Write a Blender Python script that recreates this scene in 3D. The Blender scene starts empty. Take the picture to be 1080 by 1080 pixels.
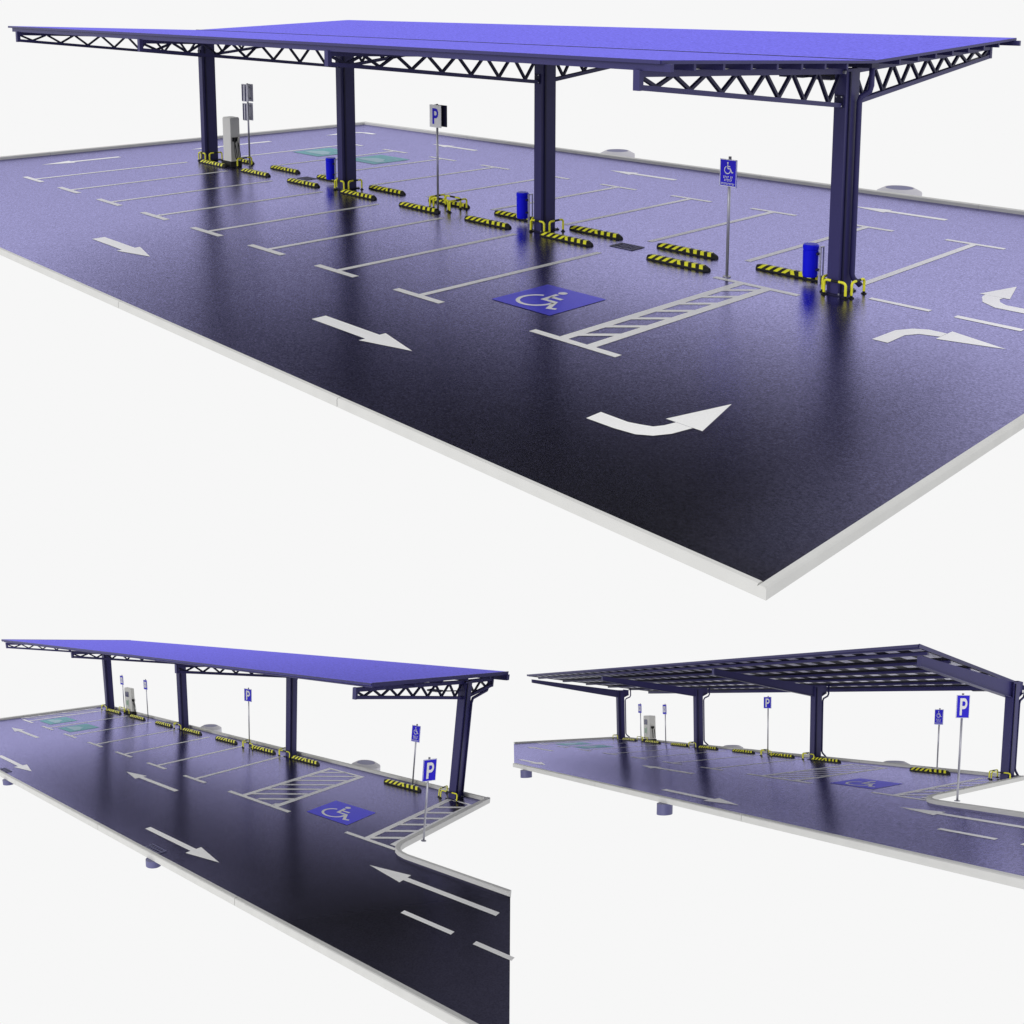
import bpy, math
from math import pi, sin, cos
from mathutils import Vector, Matrix

C = bpy.context.scene.collection
sc = bpy.context.scene

# ------------------------------------------------------------------ world, camera
CAM_POS = Vector((32.399, -17.5854, 5.2618))
CAM_AX = Matrix(((0.6959047, 0.7181339, 0.0006134),
                 (0.0980217, -0.0941413, -0.9907215),
                 (-0.7114129, 0.6895079, -0.1359061)))      # rows: right, down, forward
cam = bpy.data.cameras.new('camera')
co = bpy.data.objects.new('camera', cam); C.objects.link(co)
r, d, f = CAM_AX[0], CAM_AX[1], CAM_AX[2]
co.matrix_world = Matrix(((r[0], -d[0], -f[0], CAM_POS[0]), (r[1], -d[1], -f[1], CAM_POS[1]),
                          (r[2], -d[2], -f[2], CAM_POS[2]), (0, 0, 0, 1)))
cam.sensor_width = 36.0
cam.lens = 36.0 * 1171.82 / 1080.0
cam.shift_y = -(540.0 - 156.545) / 1080.0
cam.clip_start = 0.1
cam.clip_end = 2000.0
sc.camera = co

w = bpy.data.worlds.new('World'); sc.world = w; w.use_nodes = True
bg = w.node_tree.nodes['Background']
bg.inputs[0].default_value = (0.93, 0.93, 0.93, 1); bg.inputs[1].default_value = 1.0
sl = bpy.data.lights.new('sun', 'SUN'); sl.energy = 0.9; sl.angle = math.radians(25); sl.color = (1, 0.985, 0.96)
so = bpy.data.objects.new('sun', sl); C.objects.link(so)
so.rotation_euler = Vector((-0.28, -0.90, 0.36)).to_track_quat('Z', 'Y').to_euler()
so.location = (0, -40, 30)
sc.view_settings.view_transform = 'Standard'
sc.view_settings.look = 'None'
sc.view_settings.exposure = 0.0
sc.view_settings.gamma = 1.0

# ------------------------------------------------------------------ materials
def nt(name):
    m = bpy.data.materials.new(name); m.use_nodes = True
    t = m.node_tree; t.nodes.clear()
    o = t.nodes.new('ShaderNodeOutputMaterial')
    return m, t, o

def principled(name, col, rough=0.5, metal=0.0, spec=0.5, var=0.06, scale=6.0, bump=0.0, bscale=60.0):
    m, t, o = nt(name)
    p = t.nodes.new('ShaderNodeBsdfPrincipled')
    p.inputs['Roughness'].default_value = rough
    p.inputs['Metallic'].default_value = metal
    p.inputs['Specular IOR Level'].default_value = spec
    tc = t.nodes.new('ShaderNodeTexCoord')
    n = t.nodes.new('ShaderNodeTexNoise'); n.inputs['Scale'].default_value = scale; n.inputs['Detail'].default_value = 5
    t.links.new(tc.outputs['Object'], n.inputs['Vector'])
    mx = t.nodes.new('ShaderNodeMix'); mx.data_type = 'RGBA'
    mx.inputs[6].default_value = (*[c * (1 - var) for c in col], 1)
    mx.inputs[7].default_value = (*[min(1, c * (1 + var)) for c in col], 1)
    t.links.new(n.outputs['Fac'], mx.inputs[0])
    t.links.new(mx.outputs[2], p.inputs['Base Color'])
    if bump:
        n2 = t.nodes.new('ShaderNodeTexNoise'); n2.inputs['Scale'].default_value = bscale
        n2.inputs['Detail'].default_value = 3
        t.links.new(tc.outputs['Object'], n2.inputs['Vector'])
        b = t.nodes.new('ShaderNodeBump'); b.inputs['Strength'].default_value = bump; b.inputs['Distance'].default_value = 0.02
        t.links.new(n2.outputs['Fac'], b.inputs['Height']); t.links.new(b.outputs[0], p.inputs['Normal'])
    t.links.new(p.outputs[0], o.inputs[0])
    return m

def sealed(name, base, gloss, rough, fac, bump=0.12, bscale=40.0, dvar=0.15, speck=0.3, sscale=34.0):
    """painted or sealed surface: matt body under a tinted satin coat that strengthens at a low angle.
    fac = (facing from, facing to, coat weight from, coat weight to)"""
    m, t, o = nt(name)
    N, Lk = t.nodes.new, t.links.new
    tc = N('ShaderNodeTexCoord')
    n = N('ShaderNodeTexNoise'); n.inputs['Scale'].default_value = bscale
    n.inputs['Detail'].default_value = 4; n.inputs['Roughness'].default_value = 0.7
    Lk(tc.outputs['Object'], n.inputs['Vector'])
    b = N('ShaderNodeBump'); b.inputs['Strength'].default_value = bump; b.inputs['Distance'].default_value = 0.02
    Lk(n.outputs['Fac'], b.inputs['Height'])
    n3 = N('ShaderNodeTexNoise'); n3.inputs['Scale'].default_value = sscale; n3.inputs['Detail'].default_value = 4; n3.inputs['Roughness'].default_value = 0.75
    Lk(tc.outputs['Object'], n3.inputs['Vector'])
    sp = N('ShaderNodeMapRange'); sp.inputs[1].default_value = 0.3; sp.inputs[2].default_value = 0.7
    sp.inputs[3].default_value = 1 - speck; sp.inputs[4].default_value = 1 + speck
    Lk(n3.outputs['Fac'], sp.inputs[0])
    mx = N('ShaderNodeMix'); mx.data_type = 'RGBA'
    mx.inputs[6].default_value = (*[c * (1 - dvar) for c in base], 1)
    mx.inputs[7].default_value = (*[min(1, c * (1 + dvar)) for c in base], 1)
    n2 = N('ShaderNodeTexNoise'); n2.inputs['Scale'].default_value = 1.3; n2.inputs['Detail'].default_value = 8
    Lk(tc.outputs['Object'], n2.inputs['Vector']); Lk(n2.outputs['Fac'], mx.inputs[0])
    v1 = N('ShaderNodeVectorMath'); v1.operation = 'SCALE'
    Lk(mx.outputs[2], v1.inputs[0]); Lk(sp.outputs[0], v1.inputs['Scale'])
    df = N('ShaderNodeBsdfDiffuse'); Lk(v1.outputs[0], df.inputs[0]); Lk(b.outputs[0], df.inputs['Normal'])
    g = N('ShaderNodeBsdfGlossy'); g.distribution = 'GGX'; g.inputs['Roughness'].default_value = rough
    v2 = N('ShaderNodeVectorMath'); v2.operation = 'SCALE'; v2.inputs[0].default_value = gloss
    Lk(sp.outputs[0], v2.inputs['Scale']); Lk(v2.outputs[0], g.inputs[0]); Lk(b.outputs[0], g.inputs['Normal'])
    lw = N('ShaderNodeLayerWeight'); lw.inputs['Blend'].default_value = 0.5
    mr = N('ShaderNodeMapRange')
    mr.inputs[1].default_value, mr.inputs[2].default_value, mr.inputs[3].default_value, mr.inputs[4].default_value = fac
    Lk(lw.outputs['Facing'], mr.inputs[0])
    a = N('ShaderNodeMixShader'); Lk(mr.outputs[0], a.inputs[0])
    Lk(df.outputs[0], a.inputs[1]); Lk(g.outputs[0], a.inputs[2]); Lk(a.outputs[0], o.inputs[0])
    return m

M = {}
# sheen range set per lot: imitates the reflected light of each lot's own view
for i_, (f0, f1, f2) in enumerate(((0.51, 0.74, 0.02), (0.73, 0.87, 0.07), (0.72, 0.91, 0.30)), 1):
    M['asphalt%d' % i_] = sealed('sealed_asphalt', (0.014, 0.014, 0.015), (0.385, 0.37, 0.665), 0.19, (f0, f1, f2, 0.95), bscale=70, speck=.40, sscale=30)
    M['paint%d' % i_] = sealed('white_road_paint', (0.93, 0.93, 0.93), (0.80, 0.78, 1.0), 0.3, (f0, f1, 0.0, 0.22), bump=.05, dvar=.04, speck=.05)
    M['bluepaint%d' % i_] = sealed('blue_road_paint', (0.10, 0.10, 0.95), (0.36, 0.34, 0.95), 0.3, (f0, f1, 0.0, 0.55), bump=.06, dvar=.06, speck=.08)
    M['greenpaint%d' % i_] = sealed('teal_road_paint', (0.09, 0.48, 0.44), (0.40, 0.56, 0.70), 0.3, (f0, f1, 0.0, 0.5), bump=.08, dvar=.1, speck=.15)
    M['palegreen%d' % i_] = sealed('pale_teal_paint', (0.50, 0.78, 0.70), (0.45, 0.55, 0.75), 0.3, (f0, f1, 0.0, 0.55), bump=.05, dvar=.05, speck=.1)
M['roof'] = sealed('blue_coated_sheet', (0.17, 0.155, 0.86), (0.35, 0.33, 0.80), 0.5, (0.4, 1.0, 0.0, 0.25), bump=0.3, bscale=26.0, dvar=0.02, speck=.30, sscale=14)
M['kerb'] = principled('kerb_concrete', (0.61, 0.61, 0.60), 0.8, spec=0.2, var=0.07, scale=3.0, bump=0.15, bscale=40)
M['steel'] = principled('navy_painted_steel', (0.038, 0.034, 0.135), 0.42, spec=0.25, var=0.12, scale=2.0)
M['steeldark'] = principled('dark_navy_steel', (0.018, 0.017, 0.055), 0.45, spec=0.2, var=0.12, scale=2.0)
M['pale'] = principled('pale_underside_sheet', (0.78, 0.77, 0.93), 0.5, var=0.03)  # opaque pale sheet for the underside panels
M['black'] = principled('black_rubber', (0.014, 0.014, 0.014), 0.55, spec=0.3, var=0.2, scale=30, bump=0.2)
M['yellow'] = principled('yellow_paint', (0.86, 0.84, 0.03), 0.4, var=0.04, scale=20)
M['galv'] = principled('galvanised_steel', (0.40, 0.40, 0.46), 0.35, metal=0.5, var=0.1, scale=12)
M['signblue'] = principled('sign_blue', (0.03, 0.02, 0.70), 0.5, spec=0.15, var=0.03)
M['signwhite'] = principled('sign_white', (0.86, 0.86, 0.88), 0.4, var=0.03)
M['cabinet'] = principled('cabinet_grey', (0.70, 0.70, 0.67), 0.45, var=0.05, scale=5)
M['plate'] = principled('pale_sign_back', (0.66, 0.66, 0.76), 0.4, var=0.04)
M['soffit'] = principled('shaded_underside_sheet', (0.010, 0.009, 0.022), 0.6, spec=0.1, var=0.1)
M['screen'] = principled('dark_screen', (0.03, 0.03, 0.12), 0.2, var=0.05)
M['green'] = principled('green_film', (0.30, 0.48, 0.34), 0.4, var=0.05)
M['bin'] = principled('blue_bin_plastic', (0.008, 0.010, 0.85), 0.4, spec=0.12, var=0.06, scale=8)
M['grate'] = principled('cast_iron', (0.11, 0.11, 0.20), 0.55, metal=0.3, var=0.2, scale=30)
M['lamp'] = principled('lamp_lens', (0.8, 0.8, 0.8), 0.3, var=0.02)
M['pipe'] = principled('lilac_grey_pipe', (0.10, 0.10, 0.24), 0.5, var=0.06)
M['collar'] = principled('pale_concrete_collar', (0.56, 0.55, 0.60), 0.8, spec=0.2, var=0.05, bump=0.1)

# ------------------------------------------------------------------ the three lots
def poly2(H, u, v):
    k = H[2][0]*u + H[2][1]*v + H[2][2]
    return (H[0][0]*u + H[0][1]*v + H[0][2])/k, (H[1][0]*u + H[1][1]*v + H[1][2])/k

class Lot:
    """one parking lot: plan (layout grid -> lot ground, warped to match image coordinates), rise (height and lean of its uprights, fitted likewise), and where it stands"""
    def __init__(s, plan=None, rise=None, rot=None, eye=None):
        s.plan, s.rise = plan, rise
        s.R = Matrix(rot) if rot else Matrix.Identity(3)
        s.o = (CAM_POS - s.R @ Vector(eye)) if eye else Vector((0, 0, 0))
    def __call__(s, u, v, z=0.0):
        if s.plan is None:
            return Vector((u, v, z))
        x, y = poly2(s.plan, u, v)
        b = (z, z*u, z*v, z*z, z*u*v, z*z*u, z*z*v, z*u*u, z*v*v)
        dx, dy, dz = (sum(p*q for p, q in zip(b, c)) for c in s.rise)
        return s.R @ Vector((x+dx, y+dy, dz)) + s.o

L1 = Lot()
L2 = Lot([[1.2680114, 0.0785035, -3.6129402], [-0.0028495, 0.6574702, 0.5957769], [-0.0021645, 0.0136662, 1.0]],  # lower lots: ground distorted and posts leaned to fit their image perspective
 [[-0.025768, -0.001868, 0.00118, -0.000901, 0.000248, 0.000141, 0.000102, 0.000276, -4.7e-05], [-0.084274, 0.002464, 0.010094, -0.002432, -0.000121, 0.000235, 0.00024, 0.000271, -0.000455], [0.821543, -0.00087, -0.009035, 0.012835, 0.000157, 0.000639, -0.00078, -7.5e-05, 8.2e-05]],
 ((0.9169762, 0.1516665, -0.3689878), (-0.059474, 0.9665505, 0.2494853), (0.3944839, -0.2068269, 0.895324)), (56.7742, -19.2222, 7.4695))
L3 = Lot([[0.7211902, 0.1802405, 4.061776], [-0.0020565, 0.3889944, -2.5004485], [-0.0023061, 0.0175809, 1.0]],
 [[0.012754, -0.000535, 0.00179, -0.00021, -4.7e-05, 8.8e-05, -1.6e-05, 0.000151, -8.9e-05], [0.028786, 0.001596, 0.003528, 0.000108, -0.000196, 4.5e-05, -2.3e-05, 7.3e-05, -0.00018], [0.439053, 0.000605, -0.009111, 0.003439, -8.1e-05, 0.00018, -0.000416, 4e-06, 0.000324]],
 ((0.7650367, 0.482832, -0.4261364), (-0.3566088, 0.8686252, 0.3439773), (0.536236, -0.1111913, 0.8367123)), (40.6047, -16.6783, 2.0259))

# ------------------------------------------------------------------ mesh helpers
class MB:
    def __init__(s): s.v, s.f, s.m = [], [], []
    def face(s, pts, m=0):
        i = len(s.v); s.v += [tuple(p) for p in pts]; s.f.append(list(range(i, i+len(pts)))); s.m.append(m)
    def add(s, pts, faces, m=0):
        i = len(s.v); s.v += [tuple(p) for p in pts]
        for q in faces: s.f.append([i+k for k in q]); s.m.append(m)
    def hexa(s, a, b, m=0):           # two quads (lists of 4 points), a below/behind b
        s.add(a+b, [(3,2,1,0),(4,5,6,7),(0,1,5,4),(1,2,6,5),(2,3,7,6),(3,0,4,7)], m)
    def box(s, x0, x1, y0, y1, z0, z1, m=0, bev=0.0):
        if bev:
            e = bev
            s.prism([(x0+e,y0),(x1-e,y0),(x1,y0+e),(x1,y1-e),(x1-e,y1),(x0+e,y1),(x0,y1-e),(x0,y0+e)], z0, z1, m); return
        s.hexa([(x0,y0,z0),(x1,y0,z0),(x1,y1,z0),(x0,y1,z0)], [(x0,y0,z1),(x1,y0,z1),(x1,y1,z1),(x0,y1,z1)], m)
    def prism(s, poly, z0, z1, m=0, top=True, bot=True):
        n = len(poly)
        p = [(x, y, z0) for x, y in poly] + [(x, y, z1) for x, y in poly]
        fs = [(i, (i+1) % n, n+(i+1) % n, n+i) for i in range(n)]
        if bot: fs.append(tuple(range(n-1, -1, -1)))
        if top: fs.append(tuple(range(n, 2*n)))
        s.add(p, fs, m)
    def bar(s, a, b, w, h, m=0, up=(0, 0, 1)):      # rectangular bar a->b
        a, b = Vector(a), Vector(b); d = (b-a).normalized(); u = Vector(up)
        x = d.cross(u)
        if x.length < 1e-5: x = d.cross(Vector((0, 1, 0)))
        x.normalize(); y = x.cross(d).normalized()
        q = lambda c: [c + x*sx*w/2 + y*sy*h/2 for sx, sy in ((-1,-1),(1,-1),(1,1),(-1,1))]
        s.hexa(q(a), q(b), m)
    def tube(s, path, r, n=10, m=0, mats=None, caps=True):
        path = [Vector(p) for p in path]; rings = []
        prev = None
        for i, p in enumerate(path):
            d = (path[min(i+1, len(path)-1)] - path[max(i-1, 0)]).normalized()
            a = prev if prev else (Vector((0, 0, 1)) if abs(d.z) < .9 else Vector((1, 0, 0)))
            x = (a - d*a.dot(d)).normalized(); prev = x; y = d.cross(x)
            rr = r[i] if isinstance(r, (list, tuple)) else r
            rings.append([p + (x*cos(2*pi*k/n) + y*sin(2*pi*k/n))*rr for k in range(n)])
        i0 = len(s.v)
        for rg in rings: s.v += [tuple(q) for q in rg]
        for j in range(len(rings)-1):
            for k in range(n):
                s.f.append([i0+j*n+k, i0+j*n+(k+1) % n, i0+(j+1)*n+(k+1) % n, i0+(j+1)*n+k])
                s.m.append(mats[j] if mats else m)
        if caps:
            s.f.append([i0+k for k in range(n-1, -1, -1)]); s.m.append(mats[0] if mats else m)
            s.f.append([i0+(len(rings)-1)*n+k for k in range(n)]); s.m.append(mats[-1] if mats else m)
    def cyl(s, x, y, z0, z1, r0, r1=None, n=24, m=0):
        r1 = r0 if r1 is None else r1
        s.tube([(x, y, z0), (x, y, z1)], [r0, r1], n, m)
    def flat(s, poly, z, m=0):
        s.face([(x, y, z) for x, y in poly], m)
    def build(s, name, mats, parent=None, lot=L1, smooth=False):
        if mats in ('asphalt', 'paint', 'bluepaint', 'greenpaint', 'palegreen'): mats += str((L1, L2, L3).index(lot)+1)
        me = bpy.data.meshes.new(name)
        root = parent
        while root is not None and root.parent is not None: root = root.parent
        if root is not None: org = Vector(root['_o']); Ri = lot.R.transposed()
        else:
            n = len(s.v); cx = sum(p[0] for p in s.v)/n; cy = sum(p[1] for p in s.v)/n; cz = min(p[2] for p in s.v)
            org = lot(cx, cy, cz); Ri = lot.R.transposed()
        me.from_pydata([Ri @ (lot(*p) - org) for p in s.v], [], s.f)
        for mt in (mats if isinstance(mats, (list, tuple)) else [mats]): me.materials.append(M[mt])
        for p, k in zip(me.polygons, s.m): p.material_index = k; p.use_smooth = smooth
        me.update()
        o = bpy.data.objects.new(name, me); C.objects.link(o)
        if parent is None: o.matrix_world = Matrix.Translation(org) @ lot.R.to_4x4()
        else: o.parent = parent
        return o

def thing(name, label, cat, base, lot=L1, group=None):
    o = bpy.data.objects.new(name, None); C.objects.link(o)
    org = lot(*base); o.matrix_world = Matrix.Translation(org) @ lot.R.to_4x4()
    o.empty_display_size = 0.3
    o['label'] = label; o['category'] = cat; o['_o'] = list(org)
    if group: o['group'] = group
    return o
def structure(o): o['kind'] = 'structure'; return o

# ------------------------------------------------------------------ 2D symbol strokes (unit square)
def arc(cx, cy, r, a0, a1, n=18):
    return [(cx + r*cos(math.radians(a0+(a1-a0)*i/n)), cy + r*sin(math.radians(a0+(a1-a0)*i/n))) for i in range(n+1)]
def stroke(pts, w):
    """polyline -> list of quads"""
    P = [Vector((a, b)) for a, b in pts]; out = []; L = []; Rr = []
    for i, p in enumerate(P):
        d0 = (P[i]-P[i-1]).normalized() if i else (P[1]-P[0]).normalized()
        d1 = (P[i+1]-P[i]).normalized() if i < len(P)-1 else d0
        d = (d0+d1).normalized(); nrm = Vector((-d.y, d.x)); k = max(.5, nrm.dot(Vector((-d0.y, d0.x))))
        L.append(p+nrm*w/2/k); Rr.append(p-nrm*w/2/k)
    for i in range(len(P)-1):
        out.append([tuple(Rr[i]), tuple(Rr[i+1]), tuple(L[i+1]), tuple(L[i])])
    return out
def wheelchair():
    q = []
    q += [arc(.45, .86, .07, 0, 360, 16)[:-1]]
    q += stroke([(.44, .76), (.47, .44), (.70, .44), (.84, .16), (.95, .20)], .07)
    q += stroke([(.46, .60), (.68, .60)], .07)
    q += stroke(arc(.43, .34, .27, 112, 372, 22), .062)
    return q
def letter_p():
    q = [[(.22, .08), (.40, .08), (.40, .92), (.22, .92)]]
    q += stroke([(.38, .845), (.55, .845)] + arc(.55, .655, .19, 80, -80, 10) + [(.55, .465), (.38, .465)], .15)
    return q
def text_rows(rows):
    q = []
    for (x0, x1, y0, y1, n) in rows:
        w_ = (x1-x0)/n
        for i in range(n):
            a = x0+i*w_
            q += [[(a+.10*w_, y0), (a+.30*w_, y0), (a+.30*w_, y1), (a+.10*w_, y1)]]
            q += [[(a+.30*w_, y1-(y1-y0)*.28), (a+.78*w_, y1-(y1-y0)*.28), (a+.78*w_, y1), (a+.30*w_, y1)]]
            if i % 2 == 0: q += [[(a+.30*w_, y0), (a+.78*w_, y0), (a+.78*w_, y0+(y1-y0)*.26), (a+.30*w_, y0+(y1-y0)*.26)]]
    return q

# ------------------------------------------------------------------ ground markings
def rect(x0, x1, y0, y1): return [(x0, y0), (x1, y0), (x1, y1), (x0, y1)]
def mark(name, polys, mat, lot, z=0.004):
    b = MB()
    for p in polys: b.flat(p, z)
    return structure(b.build(name, mat, lot=lot))
def straight_arrow(tip, tail, y, sw=.24, hw=.52, hl=1.0):
    s = 1 if tip > tail else -1; hb = tip - s*hl
    return [[(tail, y-sw/2), (hb, y-sw/2), (hb, y+sw/2), (tail, y+sw/2)] if s > 0 else [(hb, y-sw/2), (tail, y-sw/2), (tail, y+sw/2), (hb, y+sw/2)],
            [(hb, y-hw/2), (tip, y), (hb, y+hw/2)] if s > 0 else [(hb, y+hw/2), (tip, y), (hb, y-hw/2)]]
def bay_T(u, ybar, ydir, yend, w=.145, half=.64):
    a, b = sorted((ybar, ybar+.15*ydir))
    c, d_ = sorted((b if ydir > 0 else a, yend))
    return [rect(u-half, u+half, a, b), rect(u-w/2, u+w/2, c, d_)]

def ev_marking(u0, u1, v0, v1, lot):
    """teal square with a pale car outline and a plug"""
    mark('charging_bay_panel', [rect(u0, u1, v0, v1)], 'greenpaint', lot, .006)
    W_, H_ = u1-u0, v1-v0
    q = [[(.14,.22),(.86,.22),(.88,.40),(.74,.46),(.64,.60),(.34,.60),(.22,.46),(.12,.40)]]
    q += stroke([(.62, .68), (.72, .80), (.86, .80)], .05)
    mark('charging_bay_symbol', [[(u0+a*W_, v0+b*H_) for a, b in p] for p in q], 'palegreen', lot, .009)
def accessible_marking(u0, u1, v0, v1, lot):
    mark('accessible_bay_panel', [rect(u0, u1, v0, v1)], 'bluepaint', lot, .006)
    W_, H_ = u1-u0, v1-v0
    mark('accessible_bay_symbol', [[(u0+(a*.86+.06)*W_, v0+(b*.86+.07)*H_) for a, b in p] for p in wheelchair()], 'paint', lot, .010)

# ------------------------------------------------------------------ kerbs
def kerb(path, lot, inner=1, w=.14, h=.10, bot=-.02, seg=6.0):
    """path: inner edge polyline; the kerb stands on its left (inner=1) or right (-1)"""
    P = [Vector(p) for p in path]
    def off(k):
        out = []
        for i, p in enumerate(P):
            d0 = (P[i]-P[i-1]).normalized() if i else (P[1]-P[0]).normalized()
            d1 = (P[i+1]-P[i]).normalized() if i < len(P)-1 else d0
            nn = Vector((-(d0+d1).y, (d0+d1).x)).normalized(); c = nn.dot(Vector((-d0.y, d0.x)))
            out.append(p + nn*inner*k/max(c, .4))
        return out
    O = off(w); B = off(.022); B2 = off(w-.018)
    m = MB()
    for i in range(len(P)-1):
        n = max(1, int(round((P[i+1]-P[i]).length/seg)))
        ln = (P[i+1]-P[i]).length
        for k in range(n):
            g = .007/ln if ln > 1 else 0
            t0 = k/n + (g if k else 0); t1 = (k+1)/n - (g if k < n-1 else 0)
            def pr(t):
                L = lambda Q: Q[i].lerp(Q[i+1], t)
                a, b, c, e = L(P), L(B), L(B2), L(O)
                return [(a.x, a.y, bot), (a.x, a.y, h-.02), (b.x, b.y, h), (c.x, c.y, h), (e.x, e.y, h-.016), (e.x, e.y, bot)]
            a, b = pr(t0), pr(t1)
            m.add(a+b, [(j, (j+1) % 6, 6+(j+1) % 6, 6+j) if inner < 0 else (j, 6+j, 6+(j+1) % 6, (j+1) % 6) for j in range(6)] + [tuple(range(6)), tuple(range(11, 5, -1))])
    return structure(m.build('kerb', 'kerb', lot=lot))

# ------------------------------------------------------------------ small things
def wheel_stop(u, v, lot, label, group, L=1.5, H_=.10):
    t = thing('wheel_stop', label, 'wheel stop', (u+L/2, v, 0), lot, group)
    W_ = .18
    prof = [(-W_/2, 0.0), (-W_/2, .32*H_), (-W_*.24, H_), (W_*.24, H_), (W_/2, .32*H_), (W_/2, 0.0)]
    sl_ = [0, .0, .085, .085, .0, 0]                   # slant of the stripes over the profile
    x0, x1 = u+.05, u+L-.09
    pit = (x1-x0-.035)/7.5
    cuts = []
    for k in range(8):
        a = x0 + k*pit + (.03 if k >= 4 else .0)
        cuts += [(a, k), (a+pit*.5, k)]
    st = [(u, None)] + cuts + [(u+L, None)]
    b = MB(); rings = []
    for i, (x, k) in enumerate(st):
        ring = []
        for (y, z), s_ in zip(prof, sl_):
            sx = 0
            if k is not None: sx = s_ if k < 4 else (-s_*.35 if k > 4 else -s_*.6)
            e = 1.0 if 0 < i < len(st)-1 else .5
            ring.append((x + sx, v + y*(e if i else .8), z*(.55 if i == len(st)-1 else 1 if i else .8)))
        rings.append(ring)
    i0 = 0
    for rg in rings: b.v += rg
    for i in range(len(rings)-1):
        yel = (i % 2 == 1) and i < len(rings)-1
        for j in range(5):
            b.f.append([i*6+j, (i+1)*6+j, (i+1)*6+j+1, i*6+j+1]); b.m.append(1 if (yel and 1 <= j <= 3) else 0)
    b.f.append([0, 1, 2, 3, 4, 5]); b.m.append(0)
    n = (len(rings)-1)*6; b.f.append([n+5, n+4, n+3, n+2, n+1, n]); b.m.append(0)
    b.build('rubber_block', ['black', 'yellow'], t, lot)
    return t

def guard(p0, p1, lot, label, group, h=.28, r=.024):
    if lot is not L1: r = .021; h = .26
    p0, p1 = Vector((*p0, 0)), Vector((*p1, 0)); c = (p0+p1)/2
    t = thing('guard_hoop', label, 'guard rail', (c.x, c.y, 0), lot, group)
    d = (p1-p0).normalized(); L = (p1-p0).length; k = .06
    Z = Vector((0, 0, 1)); path = [p0+Z*.0, p0+Z*.05, p0+Z*.13, p0+Z*(h-k)]
    for a in (22.5, 45, 67.5, 90): path.append(p0 + Z*(h-k) + d*k*(1-cos(math.radians(a))) + Z*k*sin(math.radians(a)))
    path += [p0+d*(L*.33)+Z*h, p0+d*(L*.5)+Z*h, p0+d*(L*.67)+Z*h]
    for a in (90, 67.5, 45, 22.5): path.append(p1 + Z*(h-k) - d*k*(1-cos(math.radians(a))) + Z*k*sin(math.radians(a)))
    path += [p1+Z*(h-k), p1+Z*.13, p1+Z*.05, p1+Z*.0]
    mats = [1]*(len(path)-1)
    mid = [i for i in range(len(path)-1) if abs(((path[i]+path[i+1])/2 - (p0+p1)/2).xy.length) < L*.17 + .001]
    for i in mid: mats[i] = 0
    mats[0] = 0; mats[-1] = 0
    b = MB(); b.tube(path, r, 10, mats=mats); b.build('striped_bar', ['black', 'yellow'], t, lot, smooth=True)
    for p in (p0, p1):
        b = MB(); b.cyl(p.x, p.y, .002, .014, .05, n=12); b.build('foot_plate', 'black', t, lot)
    return t

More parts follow.
